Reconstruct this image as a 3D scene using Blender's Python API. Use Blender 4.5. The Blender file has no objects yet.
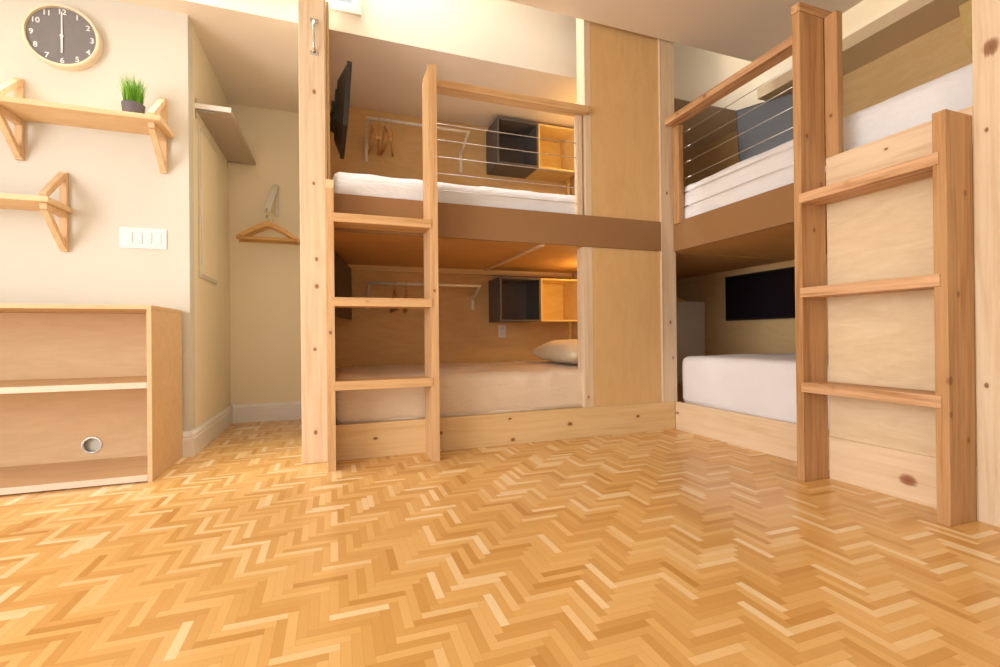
import bpy, bmesh, math, random
from mathutils import Vector, Matrix, noise
random.seed(7)
SC = bpy.context.scene
COL = SC.collection
PI = math.pi

# ------------------------------------------------------------------ materials
def new_mat(name, rough=0.6, spec=0.3, metallic=0.0):
    m = bpy.data.materials.new(name); m.use_nodes = True
    nt = m.node_tree; b = nt.nodes['Principled BSDF']
    b.inputs['Roughness'].default_value = rough
    b.inputs['Specular IOR Level'].default_value = spec
    b.inputs['Metallic'].default_value = metallic
    return m, nt, b

def N(nt, t, **kw):
    n = nt.nodes.new(t)
    for k, v in kw.items(): setattr(n, k, v)
    return n

def math_n(nt, op, a, b=None, c=None):
    n = N(nt, 'ShaderNodeMath', operation=op)
    for i, v in enumerate((a, b, c)):
        if v is None: continue
        if isinstance(v, (int, float)): n.inputs[i].default_value = v
        else: nt.links.new(v, n.inputs[i])
    return n.outputs[0]

def mixc(nt, fac, a, b, mode='MIX'):
    n = N(nt, 'ShaderNodeMix', data_type='RGBA', blend_type=mode)
    for i, v in ((0, fac), (6, a), (7, b)):
        if isinstance(v, (int, float)): n.inputs[i].default_value = v
        elif isinstance(v, tuple): n.inputs[i].default_value = (*v, 1) if len(v) == 3 else v
        else: nt.links.new(v, n.inputs[i])
    return n.outputs[2]

def world_pos(nt):
    return N(nt, 'ShaderNodeNewGeometry').outputs['Position']

def scaled(nt, vec, s):
    n = N(nt, 'ShaderNodeVectorMath', operation='MULTIPLY')
    nt.links.new(vec, n.inputs[0]); n.inputs[1].default_value = s
    return n.outputs[0]

def noise_n(nt, vec, scale, detail=3, rough=0.5, dist=0.0):
    n = N(nt, 'ShaderNodeTexNoise')
    n.inputs['Scale'].default_value = scale; n.inputs['Detail'].default_value = detail
    n.inputs['Roughness'].default_value = rough; n.inputs['Distortion'].default_value = dist
    nt.links.new(vec, n.inputs['Vector'])
    return n.outputs['Fac']

def ramp(nt, fac, stops):
    n = N(nt, 'ShaderNodeValToRGB')
    el = n.color_ramp.elements
    while len(el) < len(stops): el.new(0.5)
    for e, (p, c) in zip(el, stops):
        e.position = p; e.color = (*c, 1) if len(c) == 3 else c
    nt.links.new(fac, n.inputs[0])
    return n.outputs[0]

def bump(nt, b, h, strength, dist=0.002):
    n = N(nt, 'ShaderNodeBump'); n.inputs['Strength'].default_value = strength
    n.inputs['Distance'].default_value = dist
    nt.links.new(h, n.inputs['Height']); nt.links.new(n.outputs[0], b.inputs['Normal'])

def wood(name, light, dark, axis='Z', rough=0.5, knots=(), knot_col=(0.24, 0.10, 0.04), contrast=1.0, grain=1.0):
    """solid timber, grain along one axis; knots = (x, y, z, radius) in the place"""
    m, nt, b = new_mat(name, rough, 0.3)
    pos = world_pos(nt)
    st = {'X': (0.7, 14, 14), 'Y': (14, 0.7, 14), 'Z': (14, 14, 0.7)}[axis]
    st = tuple(v * grain for v in st)
    v = scaled(nt, pos, st)
    g1 = noise_n(nt, v, 1.6, 4, 0.55, 1.2)
    g2 = noise_n(nt, scaled(nt, pos, tuple(3 * s for s in st)), 2.6, 3, 0.6, 0.4)
    f = math_n(nt, 'ADD', math_n(nt, 'MULTIPLY', g1, 0.7), math_n(nt, 'MULTIPLY', g2, 0.3))
    lo, hi = 0.5 - 0.28 / contrast * 0.5, 0.5 + 0.28 / contrast * 0.5
    c = ramp(nt, f, [(max(0, lo), dark), (0.5, tuple((a * 2 + d) / 3 for a, d in zip(light, dark))), (min(1, hi), light)])
    for kx, ky, kz, r in knots:
        s = N(nt, 'ShaderNodeVectorMath', operation='SUBTRACT')
        nt.links.new(pos, s.inputs[0]); s.inputs[1].default_value = (kx, ky, kz)
        sq = {'X': (0.7, 1, 1), 'Y': (1, 0.7, 1), 'Z': (1, 1, 0.7)}[axis]
        l = N(nt, 'ShaderNodeVectorMath', operation='LENGTH'); nt.links.new(scaled(nt, s.outputs[0], sq), l.inputs[0])
        d = math_n(nt, 'DIVIDE', l.outputs['Value'], r * (0.72 if r < 0.024 else 1.0))
        wob = math_n(nt, 'ADD', d, math_n(nt, 'MULTIPLY', math_n(nt, 'SUBTRACT', g2, 0.5), 0.8))
        k = ramp(nt, wob, [(0.0, (1, 1, 1)), (0.62, (0.85, 0.85, 0.85)), (0.9, (0.25, 0.25, 0.25)), (1.0, (0, 0, 0))])
        halo = ramp(nt, math_n(nt, 'MULTIPLY', wob, 0.4), [(0.3, (1, 1, 1)), (1.0, (0, 0, 0))])
        c = mixc(nt, math_n(nt, 'MULTIPLY', halo, 0.35), c, dark)
        c = mixc(nt, k, c, knot_col)
    nt.links.new(c, b.inputs['Base Color'])
    bump(nt, b, f, 0.15, 0.001)
    return m

def ply(name, light, dark, axis='Z', rough=0.55):
    m, nt, b = new_mat(name, rough, 0.25)
    pos = world_pos(nt)
    st = {'X': (0.9, 4, 4), 'Y': (4, 0.9, 4), 'Z': (4, 4, 0.9)}[axis]
    g1 = noise_n(nt, scaled(nt, pos, st), 2.2, 5, 0.6, 2.2)
    g2 = noise_n(nt, scaled(nt, pos, tuple(9 * s for s in st)), 2.0, 2, 0.5, 0.3)
    f = math_n(nt, 'ADD', math_n(nt, 'MULTIPLY', g1, 0.75), math_n(nt, 'MULTIPLY', g2, 0.25))
    nt.links.new(ramp(nt, f, [(0.3, dark), (0.7, light)]), b.inputs['Base Color'])
    bump(nt, b, f, 0.06, 0.001)
    return m

def paint(name, col, rough=0.6, var=0.03, spec=0.25):
    m, nt, b = new_mat(name, rough, spec)
    pos = world_pos(nt)
    f = noise_n(nt, pos, 2.5, 3)
    d = tuple(max(0, v * (1 - var)) for v in col)
    nt.links.new(ramp(nt, f, [(0.3, d), (0.7, col)]), b.inputs['Base Color'])
    bump(nt, b, noise_n(nt, pos, 220, 2), 0.08, 0.0006)
    return m

def fabric(name, col, rough=0.85, wrinkle=0.5):
    m, nt, b = new_mat(name, rough, 0.15)
    pos = world_pos(nt)
    f = noise_n(nt, pos, 5, 3)
    nt.links.new(ramp(nt, f, [(0.3, tuple(v * 0.95 for v in col)), (0.7, col)]), b.inputs['Base Color'])
    wr = noise_n(nt, scaled(nt, pos, (1.3, 1.3, 4)), 5.5, 4, 0.5, 1.6)
    bump(nt, b, wr, wrinkle, 0.016)
    b.inputs['Sheen Weight'].default_value = 0.15
    return m

def plain(name, col, rough=0.4, metallic=0.0, spec=0.5):
    m, nt, b = new_mat(name, rough, spec, metallic)
    f = noise_n(nt, world_pos(nt), 30, 2)
    nt.links.new(ramp(nt, f, [(0.3, tuple(v * 0.94 for v in col)), (0.7, col)]), b.inputs['Base Color'])
    return m

def parquet(name):
    """narrow herringbone strips 24 x 145 mm laid square to the walls"""
    m, nt, b = new_mat(name, 0.22, 0.5)
    W, n = 0.0242, 6
    pos = world_pos(nt)
    sep = N(nt, 'ShaderNodeSeparateXYZ'); nt.links.new(pos, sep.inputs[0])
    u = math_n(nt, 'DIVIDE', math_n(nt, 'SUBTRACT', sep.outputs[0], 0.0555), W)
    v = math_n(nt, 'DIVIDE', math_n(nt, 'SUBTRACT', sep.outputs[1], 1.2922), W)
    i = math_n(nt, 'FLOOR', u); j = math_n(nt, 'FLOOR', v)
    fu = math_n(nt, 'SUBTRACT', u, i); fv = math_n(nt, 'SUBTRACT', v, j)
    k = math_n(nt, 'FLOORED_MODULO', math_n(nt, 'ADD', math_n(nt, 'SUBTRACT', i, j), 0.01), 2 * n)
    k = math_n(nt, 'FLOOR', k)
    vert = math_n(nt, 'GREATER_THAN', k, n - 0.5)
    # strip ids
    ih = math_n(nt, 'SUBTRACT', i, k)
    jv = math_n(nt, 'SUBTRACT', j, math_n(nt, 'SUBTRACT', 2 * n - 1, k))
    def sel(a, c):  # vert ? a : c
        return math_n(nt, 'ADD', math_n(nt, 'MULTIPLY', vert, a), math_n(nt, 'MULTIPLY', math_n(nt, 'SUBTRACT', 1, vert), c))
    idx, idy = sel(i, ih), sel(jv, j)
    cmb = N(nt, 'ShaderNodeCombineXYZ')
    nt.links.new(idx, cmb.inputs[0]); nt.links.new(idy, cmb.inputs[1]); nt.links.new(vert, cmb.inputs[2])
    wn = N(nt, 'ShaderNodeTexWhiteNoise', noise_dimensions='3D'); nt.links.new(cmb.outputs[0], wn.inputs['Vector'])
    tone = wn.outputs['Value']
    across = sel(fu, fv)
    along = sel(math_n(nt, 'SUBTRACT', v, jv), math_n(nt, 'SUBTRACT', u, ih))
    # grain
    gv = N(nt, 'ShaderNodeCombineXYZ')
    nt.links.new(math_n(nt, 'MULTIPLY', along, 0.35), gv.inputs[0])
    nt.links.new(math_n(nt, 'ADD', math_n(nt, 'MULTIPLY', across, 3.0), math_n(nt, 'MULTIPLY', tone, 91)), gv.inputs[1])
    nt.links.new(math_n(nt, 'MULTIPLY', tone, 37), gv.inputs[2])
    gr = noise_n(nt, gv.outputs[0], 1.4, 3, 0.6, 0.5)
    base = ramp(nt, tone, [(0.0, (0.56, 0.28, 0.07)), (0.12, (0.67, 0.37, 0.11)), (0.5, (0.77, 0.46, 0.16)),
                           (0.80, (0.82, 0.52, 0.205)), (0.92, (0.90, 0.66, 0.35)), (1.0, (0.94, 0.75, 0.46))])
    c = mixc(nt, math_n(nt, 'MULTIPLY', gr, 0.28), base, (0.58, 0.31, 0.09))
    # fine seams
    e1 = math_n(nt, 'MINIMUM', across, math_n(nt, 'SUBTRACT', 1, across))
    e2 = math_n(nt, 'MINIMUM', along, math_n(nt, 'SUBTRACT', n, along))
    seam = math_n(nt, 'LESS_THAN', math_n(nt, 'MINIMUM', e1, e2), 0.022)
    c = mixc(nt, math_n(nt, 'MULTIPLY', seam, 0.22), c, (0.24, 0.11, 0.03))
    nt.links.new(c, b.inputs['Base Color'])
    r = math_n(nt, 'ADD', 0.17, math_n(nt, 'MULTIPLY', noise_n(nt, pos, 3, 3), 0.12))
    nt.links.new(r, b.inputs['Roughness'])
    tilt = math_n(nt, 'ADD', math_n(nt, 'MULTIPLY', tone, 0.5), math_n(nt, 'MULTIPLY', gr, 0.3))
    bump(nt, b, tilt, 0.10, 0.0012)
    return m

PINE_L, PINE_D = (0.77, 0.61, 0.43), (0.66, 0.48, 0.30)
FIR_L, FIR_D = (0.55, 0.31, 0.14), (0.39, 0.19, 0.07)
M = {}
M['floor'] = parquet('herringbone_parquet')
M['cream'] = paint('cream_wall_paint', (0.69, 0.655, 0.58))
M['yellow'] = paint('yellow_wall_paint', (0.90, 0.785, 0.58))
M['ceil'] = paint('ceiling_paint', (0.90, 0.78, 0.66))
M['white'] = paint('white_wall_paint', (0.85, 0.78, 0.67))
M['trim'] = paint('white_trim_paint', (0.84, 0.80, 0.76), 0.35)
M['pine_z'] = wood('pale_pine_upright', PINE_L, PINE_D, 'Z', knots=[(-0.093, 2.76, 2.06, 0.017), (-0.10, 2.76, 1.55, 0.013), (-0.088, 2.76, 1.13, 0.016), (-0.088, 2.76, 0.98, 0.02),
    (-0.10, 2.76, 0.63, 0.014), (-0.10, 2.76, 0.17, 0.017), (2.33, 2.763, 2.25, 0.02), (2.29, 2.763, 1.72, 0.013), (1.63, 2.777, 0.27, 0.012), (2.31, 2.763, 0.78, 0.014), (2.33, 2.763, 0.52, 0.012),
    (2.215, 0.962, 1.71, 0.026), (2.215, 0.985, 0.50, 0.012), (2.215, 0.975, 1.42, 0.010)])
M['pine_x'] = wood('pale_pine_board_across', (0.80, 0.57, 0.30), (0.70, 0.46, 0.21), 'X', knots=[(0.22, 2.763, 0.11, 0.016), (0.60, 2.763, 0.11, 0.018), (1.05, 2.763, 0.165, 0.014),
    (1.07, 2.763, 0.03, 0.018), (1.48, 2.763, 0.10, 0.022), (2.02, 2.763, 0.115, 0.018)])
M['pine_y'] = wood('pale_pine_board_deep', (0.84, 0.66, 0.46), (0.70, 0.49, 0.29), 'Y', knots=[(2.219, 1.235, 0.085, 0.026), (2.343, 2.74, 0.12, 0.018), (2.219, 1.30, 1.475, 0.010)],
                   knot_col=(0.30, 0.11, 0.05))
M['fir_z'] = wood('reddish_fir_upright', FIR_L, FIR_D, 'Z', contrast=1.15, knots=[(0.508, 2.60, 1.55, 0.012), (0.508, 2.65, 1.32, 0.012), (0.53, 2.557, 0.95, 0.01), (2.14, 1.559, 1.18, 0.013),
    (2.10, 1.559, 1.62, 0.014), (2.12, 1.016, 0.83, 0.016), (2.17, 1.016, 1.20, 0.013), (2.17, 1.016, 0.30, 0.013), (2.07, 1.02, 0.40, 0.015), (-0.018, 2.557, 0.72, 0.009),
    (2.219, 1.53, 1.72, 0.012), (2.19, 1.559, 1.40, 0.013), (2.07, 1.016, 0.52, 0.02)])
M['fir_x'] = wood('reddish_fir_across', (0.72, 0.43, 0.22), FIR_D, 'X', contrast=1.15, knots=[(0.70, 2.763, 2.215, 0.014), (1.0, 2.763, 2.215, 0.014), (1.42, 2.763, 2.22, 0.018), (0.17, 2.557, 0.885, 0.010), (0.30, 2.557, 0.90, 0.010)])
M['fir_y'] = wood('reddish_fir_deep', (0.72, 0.44, 0.25), FIR_D, 'Y', contrast=1.15, knots=[(2.058, 1.42, 0.455, 0.012), (2.058, 1.35, 1.33, 0.010), (2.25, 2.35, 2.22, 0.016), (2.25, 2.6, 2.22, 0.012)])
M['ply_x'] = ply('birch_plywood_across', (0.74, 0.50, 0.24), (0.64, 0.40, 0.17), 'X')
M['deck'] = ply('orange_deck_plywood', (0.70, 0.40, 0.15), (0.60, 0.32, 0.11), 'X')
M['gold'] = ply('golden_wall_plywood', (0.86, 0.61, 0.31), (0.78, 0.52, 0.24), 'Y')
M['firl_z'] = wood('light_fir_upright', (0.72, 0.46, 0.24), (0.55, 0.31, 0.13), 'Z', contrast=1.15, knots=[(0.508, 2.60, 1.55, 0.012), (0.508, 2.65, 1.32, 0.012), (0.53, 2.557, 0.95, 0.01), (-0.018, 2.557, 0.72, 0.012)])
M['firl_x'] = wood('light_fir_across', (0.71, 0.45, 0.22), (0.54, 0.30, 0.12), 'X', contrast=1.15, knots=[(0.70, 2.763, 2.215, 0.014), (1.0, 2.763, 2.215, 0.014), (1.42, 2.763, 2.22, 0.018), (0.17, 2.557, 0.885, 0.010), (0.30, 2.557, 0.90, 0.010)])
M['ply_panel'] = ply('birch_plywood_column', (0.74, 0.49, 0.23), (0.67, 0.42, 0.18), 'Z')
M['ply_y'] = ply('birch_plywood_deep', (0.82, 0.66, 0.45), (0.70, 0.52, 0.32), 'Y')
M['maple'] = ply('maple_veneer', (0.75, 0.53, 0.31), (0.66, 0.44, 0.24), 'X')
M['maple_edge'] = plain('pale_edge_band', (0.76, 0.61, 0.47), 0.5)
M['brown'] = paint('brown_fascia_paint', (0.33, 0.175, 0.075), 0.45)
M['sheet'] = fabric('white_sheet', (0.86, 0.85, 0.86))
M['smooth_sheet'] = fabric('smooth_white_sheet', (0.86, 0.84, 0.86), 0.85, 0.12)
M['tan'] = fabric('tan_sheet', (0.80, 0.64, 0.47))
M['pillow'] = fabric('cream_pillowcase', (0.85, 0.72, 0.50))
M['grey'] = plain('grey_laminate', (0.115, 0.10, 0.095), 0.5)
M['greywood'] = plain('grey_shelf_laminate', (0.48, 0.38, 0.30), 0.5)
M['amber'] = ply('amber_pine', (0.84, 0.62, 0.26), (0.74, 0.50, 0.17), 'X')
M['shelfwood'] = ply('warm_shelf_wood', (0.84, 0.62, 0.38), (0.74, 0.50, 0.27), 'X')
M['bracket'] = wood('bracket_beech', (0.80, 0.56, 0.34), (0.68, 0.43, 0.22), 'Z')
M['hanger'] = wood('hanger_beech', (0.72, 0.42, 0.17), (0.58, 0.30, 0.10), 'X')
M['steel'] = plain('brushed_steel', (0.62, 0.60, 0.58), 0.25, 1.0)
M['cable'] = plain('steel_cable', (0.72, 0.70, 0.68), 0.35, 0.85)
M['whitemetal'] = plain('white_enamel', (0.82, 0.78, 0.70), 0.3)
M['black'] = plain('black_plastic', (0.018, 0.016, 0.018), 0.35)
M['screen'] = plain('black_glass_screen', (0.012, 0.010, 0.014), 0.12, 0, 0.6)
M['screen_gloss'] = plain('grey_glass_screen', (0.02, 0.021, 0.024), 0.36, 0, 0.8)
M['screen_brown'] = plain('dim_brown_screen', (0.055, 0.034, 0.024), 0.4, 0, 0.3)
M['soffit'] = paint('soffit_paint', (0.74, 0.58, 0.38))
M['cabinet_warm_lit'] = paint('warm_lit_cabinet_paint', (0.88, 0.78, 0.66), 0.4)  # white cabinet, warm light put into its base colour
M['screen_matt'] = plain('dark_screen', (0.012, 0.008, 0.012), 0.5, 0, 0.2)
M['plate'] = plain('white_switch_plastic', (0.85, 0.82, 0.82), 0.3)
M['clockface'] = plain('charcoal_clock_face', (0.19, 0.18, 0.185), 0.5)
M['clockrim'] = plain('pale_birch_rim', (0.82, 0.68, 0.50), 0.45)
M['numeral'] = plain('white_numeral_print', (0.86, 0.86, 0.86), 0.5)
M['pot'] = plain('dark_grey_pot', (0.14, 0.12, 0.13), 0.6)
M['soil'] = plain('brown_soil', (0.08, 0.05, 0.03), 0.9)
M['frame'] = plain('window_frame_paint', (0.84, 0.80, 0.68), 0.4)

def grass_mat():
    m, nt, b = new_mat('grass_blades', 0.45, 0.3)
    f = noise_n(nt, scaled(nt, world_pos(nt), (60, 60, 6)), 2, 2)
    nt.links.new(ramp(nt, f, [(0.3, (0.09, 0.28, 0.015)), (0.7, (0.33, 0.62, 0.07))]), b.inputs['Base Color'])
    return m
M['grass'] = grass_mat()

def glass_mat():
    m = bpy.data.materials.new('clear_glass'); m.use_nodes = True; nt = m.node_tree
    nt.nodes.remove(nt.nodes['Principled BSDF'])
    t = N(nt, 'ShaderNodeBsdfTransparent'); g = N(nt, 'ShaderNodeBsdfGlossy'); g.inputs['Roughness'].default_value = 0.02
    t.inputs[0].default_value = (0.94, 0.97, 0.97, 1)
    mx = N(nt, 'ShaderNodeMixShader'); mx.inputs[0].default_value = 0.06
    nt.links.new(t.outputs[0], mx.inputs[1]); nt.links.new(g.outputs[0], mx.inputs[2])
    nt.links.new(mx.outputs[0], nt.nodes['Material Output'].inputs[0])
    return m
M['glass'] = glass_mat()
def lamp_mat():
    m, nt, b = new_mat('warm_lamp_glow', 0.5)
    b.inputs['Base Color'].default_value = (1, 0.8, 0.5, 1)
    b.inputs['Emission Color'].default_value = (1, 0.6, 0.22, 1); b.inputs['Emission Strength'].default_value = 6
    return m
M['glow'] = lamp_mat()

# ------------------------------------------------------------------ mesh helpers
class B:
    def __init__(s): s.bm = bmesh.new()
    def box(s, x0, x1, y0, y1, z0, z1, bev=0.0):
        vs = [s.bm.verts.new((x, y, z)) for x in (x0, x1) for y in (y0, y1) for z in (z0, z1)]
        fs = [s.bm.faces.new([vs[i] for i in f]) for f in ((0, 1, 3, 2), (4, 6, 7, 5), (0, 4, 5, 1), (2, 3, 7, 6), (0, 2, 6, 4), (1, 5, 7, 3))]
        if bev > 0:
            es = {e for f in fs for e in f.edges}
            bmesh.ops.bevel(s.bm, geom=list(es), offset=bev, segments=2, affect='EDGES', profile=0.6)
        return s
    def prism(s, pts, d):   # polygon (list of 3D points) extruded by vector d
        d = Vector(d)
        a = [s.bm.verts.new(p) for p in pts]; b = [s.bm.verts.new(Vector(p) + d) for p in pts]
        n = len(pts)
        s.bm.faces.new(a[::-1]); s.bm.faces.new(b)
        for i in range(n): s.bm.faces.new((a[i], a[(i + 1) % n], b[(i + 1) % n], b[i]))
        return s
    def bar(s, p, q, w, h, up=(0, 0, 1), bev=0.0015):   # rectangular bar from p to q
        p, q = Vector(p), Vector(q); d = (q - p).normalized()
        side = d.cross(Vector(up)).normalized(); u = side.cross(d).normalized()
        pts = [p + side * a * w / 2 + u * b * h / 2 for a, b in ((-1, -1), (1, -1), (1, 1), (-1, 1))]
        return s.prism(pts, q - p)
    def tube(s, pts, r, seg=10, cap=True):
        pts = [Vector(p) for p in pts]; rings = []
        prev = None
        for i, p in enumerate(pts):
            d = (pts[min(i + 1, len(pts) - 1)] - pts[max(i - 1, 0)]).normalized()
            ref = Vector((0, 0, 1)) if abs(d.z) < 0.9 else Vector((1, 0, 0))
            a = d.cross(ref).normalized() if prev is None else (prev - d * prev.dot(d)).normalized()
            prev = a; c = d.cross(a)
            rr = r[i] if isinstance(r, (list, tuple)) else r
            rings.append([s.bm.verts.new(p + (a * math.cos(t) + c * math.sin(t)) * rr) for t in [2 * PI * k / seg for k in range(seg)]])
        for A, C in zip(rings, rings[1:]):
            for k in range(seg): s.bm.faces.new((A[k], A[(k + 1) % seg], C[(k + 1) % seg], C[k]))
        if cap: s.bm.faces.new(rings[0][::-1]); s.bm.faces.new(rings[-1])
        return s
    def lathe(s, prof, c, axis='Z', seg=48):  # prof = [(r, h)...] around centre c
        c = Vector(c)
        def P(r, h, t):
            a, b = r * math.cos(t), r * math.sin(t)
            return c + Vector({'Z': (a, b, h), 'Y': (a, h, b), 'X': (h, a, b)}[axis])
        rings = []
        for r, h in prof:
            if r < 1e-6: rings.append([s.bm.verts.new(P(0, h, 0))])
            else: rings.append([s.bm.verts.new(P(r, h, 2 * PI * k / seg)) for k in range(seg)])
        for A, C in zip(rings, rings[1:]):
            for k in range(seg):
                f = []
                k2 = (k + 1) % seg
                if len(A) == 1 and len(C) == 1: continue
                if len(A) == 1: f = (A[0], C[k2], C[k])
                elif len(C) == 1: f = (A[k], A[k2], C[0])
                else: f = (A[k], A[k2], C[k2], C[k])
                s.bm.faces.new(f)
        return s
    def obj(s, name, mat, parent=None, smooth=False):
        bmesh.ops.recalc_face_normals(s.bm, faces=s.bm.faces)
        o = None
        off = Vector((0, 0, 0)); q = parent
        while q is not None: off += q.location; q = q.parent
        if parent is None:
            co = [v.co for v in s.bm.verts]
            off = Vector(((min(c.x for c in co) + max(c.x for c in co)) / 2, (min(c.y for c in co) + max(c.y for c in co)) / 2, min(c.z for c in co)))
        for v in s.bm.verts: v.co -= off
        me = bpy.data.meshes.new(name); s.bm.to_mesh(me); s.bm.free()
        me.materials.append(M[mat] if isinstance(mat, str) else mat)
        if smooth:
            for p in me.polygons: p.use_smooth = True
            if smooth == 'auto': me.set_sharp_from_angle(angle=math.radians(35))
        o = bpy.data.objects.new(name, me); COL.objects.link(o)
        if parent is None: o.location = off
        else: o.parent = parent
        return o

def box(*a, bev=0.002): return B().box(*a, bev=bev)
def thing(name, label, cat, loc, group=None):
    o = bpy.data.objects.new(name, None); COL.objects.link(o); o.empty_display_size = 0.05
    o.location = loc; return tag(o, label, cat, group)
def tag(o, label, cat, group=None):
    o['label'] = label; o['category'] = cat
    if group: o['group'] = group
    return o
def struct(name, b, mat, parent=None):
    o = b.obj(name, mat, parent)
    if parent is None: o['kind'] = 'structure'
    return o

# ------------------------------------------------------------------ key dimensions (metres)
YB = 2.763      # front plane of the back bunks
XR = 2.343      # front plane of the right bunks
XQ = 2.219      # front plane of the closed right part behind the ladder
YK = 4.06       # wall behind the back bunks
XA = -0.803     # side wall of the alcove
XW = 3.62       # wall behind the right bunks
ZL, ZH = 2.62, 2.82   # low and high ceiling

# ------------------------------------------------------------------ room shell
struct('floor', B().box(-3.1, 3.8, -2.1, 4.45, -0.08, 0), 'floor')
struct('ceiling', B().box(-3.1, 3.21, -2.1, 2.742, ZH, ZH + 0.10), 'ceil')
struct('ceiling', B().box(-3.1, 3.72, 3.0855, 4.45, ZL, ZL + 0.10), 'ceil')
# face of the skylight well, with a high window in it
WT = 4.25
wf = B()
wf.box(-3.1, -0.62, 3.075, 3.085, ZL, WT); wf.box(0.15, 3.72, 3.075, 3.085, ZL, WT)
wf.box(-0.62, 0.15, 3.075, 3.085, ZL, 2.775); wf.box(-0.62, 0.15, 3.075, 3.085, 3.30, WT)
struct('wall_skylight_well', wf, 'white')
wr = B()
wr.box(-3.1, 3.21, 2.642, 2.742, ZH + 0.10, WT); wr.box(3.11, 3.21, -2.1, 2.642, ZH + 0.10, WT)
struct('wall_skylight_well_front', wr, 'white')
tc = B()
tc.box(-3.1, -2.3, 2.742, 3.075, WT - 0.05, WT); tc.box(0.7, 3.21, 2.742, 3.075, WT - 0.05, WT)
tc.box(3.21, 3.72, -2.1, 0.9, WT - 0.05, WT); tc.box(3.21, 3.72, 2.9, 3.075, WT - 0.05, WT)
struct('ceiling', tc, 'white')
w = box(-2.3, 0.7, 2.742, 2.78, WT - 0.05, WT, bev=0); w.box(-2.3, 0.7, 3.037, 3.075, WT - 0.05, WT)
for x in (-2.3, -0.82, 0.662): w.box(x, x + 0.038, 2.78, 3.037, WT - 0.05, WT)
o = struct('window_3', w, 'frame'); struct('window_glass', B().box(-2.262, 0.662, 2.78, 3.037, WT - 0.03, WT - 0.024), 'glass', o)
w = box(3.21, 3.245, 0.9, 2.9, WT - 0.05, WT, bev=0); w.box(3.585, 3.62, 0.9, 2.9, WT - 0.05, WT)
for y in (0.9, 2.865): w.box(3.245, 3.585, y, y + 0.035, WT - 0.05, WT)
o = struct('window_added_side', w, 'frame'); struct('window_glass', B().box(3.245, 3.585, 0.935, 2.865, WT - 0.03, WT - 0.024), 'glass', o)  # unseen skylight added to brighten the slot above the right bunk
# high window frame in the well face
w = B(); x0, x1, z0, z1 = -0.62, 0.15, 2.775, 3.30
for a in ((x0 - 0.03, x1 + 0.03, z0 - 0.035, z0 + 0.02), (x0 - 0.03, x1 + 0.03, z1 - 0.02, z1 + 0.035), (x0 - 0.03, x0 + 0.02, z0 + 0.02, z1 - 0.02), (x1 - 0.02, x1 + 0.03, z0 + 0.02, z1 - 0.02)):
    w.box(a[0], a[1], 3.055, 3.13, a[2], a[3], 0.003)
o = struct('window_1', w, 'frame'); struct('window_glass', B().box(x0 + 0.02, x1 - 0.02, 3.10, 3.106, z0 + 0.02, z1 - 0.02), 'glass', o)
# walls
struct('wall_clock', B().box(-3.1, XA, 3.203, 3.30, 0, ZL), 'cream')
struct('wall_alcove_left', B().box(-0.92, XA, 3.30, 4.42, 0, ZL), 'yellow')
struct('wall_back', B().box(XA, 3.72, 4.321, 4.42, 0, ZL), 'yellow')
struct('wall_alcove_right', B().box(-0.15, -0.03, 2.80, 4.321, 0, ZL), 'yellow')
struct('wall_right', B().box(XW, XW + 0.1, -2.1, 4.42, 0, ZL + 0.01), 'gold')
struct('wall_right_upper', B().box(XW, XW + 0.1, -2.1, 3.075, ZL + 0.01, WT), 'white')
lw = B()
lw.box(-3.1, -3.0, -2.0, -1.3, 0, ZH); lw.box(-3.1, -3.0, 1.6, 3.203, 0, ZH); lw.box(-3.1, -3.0, -1.3, 1.6, 0, 0.10); lw.box(-3.1, -3.0, -1.3, 1.6, 2.45, ZH)
struct('wall_left', lw, 'cream')
w = B()
for a in ((-1.3, 1.6, 0.10, 0.16), (-1.3, 1.6, 2.39, 2.45), (-1.3, -1.24, 0.16, 2.39), (1.54, 1.6, 0.16, 2.39), (0.12, 0.18, 0.16, 2.39)):
    w.box(-3.09, -3.01, *a, 0.003)
o = struct('window_2', w, 'frame'); struct('window_glass', B().box(-3.053, -3.047, -1.24, 1.54, 0.16, 2.39), 'glass', o)
rw = B()
rw.box(-3.1, -2.6, -2.1, -2.0, 0, ZH); rw.box(0.2, 3.72, -2.1, -2.0, 0, ZH); rw.box(-2.6, 0.2, -2.1, -2.0, 0, 0.10); rw.box(-2.6, 0.2, -2.1, -2.0, 2.45, ZH)
struct('wall_rear', rw, 'cream')
w = B()
for a in ((-2.6, 0.2, 0.10, 0.16), (-2.6, 0.2, 2.39, 2.45), (-2.6, -2.54, 0.16, 2.39), (0.14, 0.2, 0.16, 2.39), (-1.23, -1.17, 0.16, 2.39)):
    w.box(a[0], a[1], -2.09, -2.01, a[2], a[3], 0.003)
o = struct('window_added_rear', w, 'frame'); struct('window_glass', B().box(-2.54, 0.14, -2.053, -2.047, 0.16, 2.39), 'glass', o)  # unseen window added behind the camera to carry weak fill light
struct('wall_right_near', B().box(XQ + 0.02, XQ + 0.12, -2.0, 0.87, 0, ZH), 'cream')
struct('wall_bunk_end', B().box(XQ + 0.12, XW, 0.77, 0.87, 0, WT), 'ply_y')
# soffit over the right bunk
struct('ceiling_soffit', B().box(3.30, XW, 0.87, 2.87, ZL, ZL + 0.085), 'soffit')
# wooden corbel on the right wall under the soffit
struct('trim_1', B().prism([(3.50, 1.66, 2.62), (3.62, 1.66, 2.62), (3.62, 1.66, 2.36), (3.56, 1.66, 2.44)], (0, -0.06, 0)), 'amber')

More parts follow.
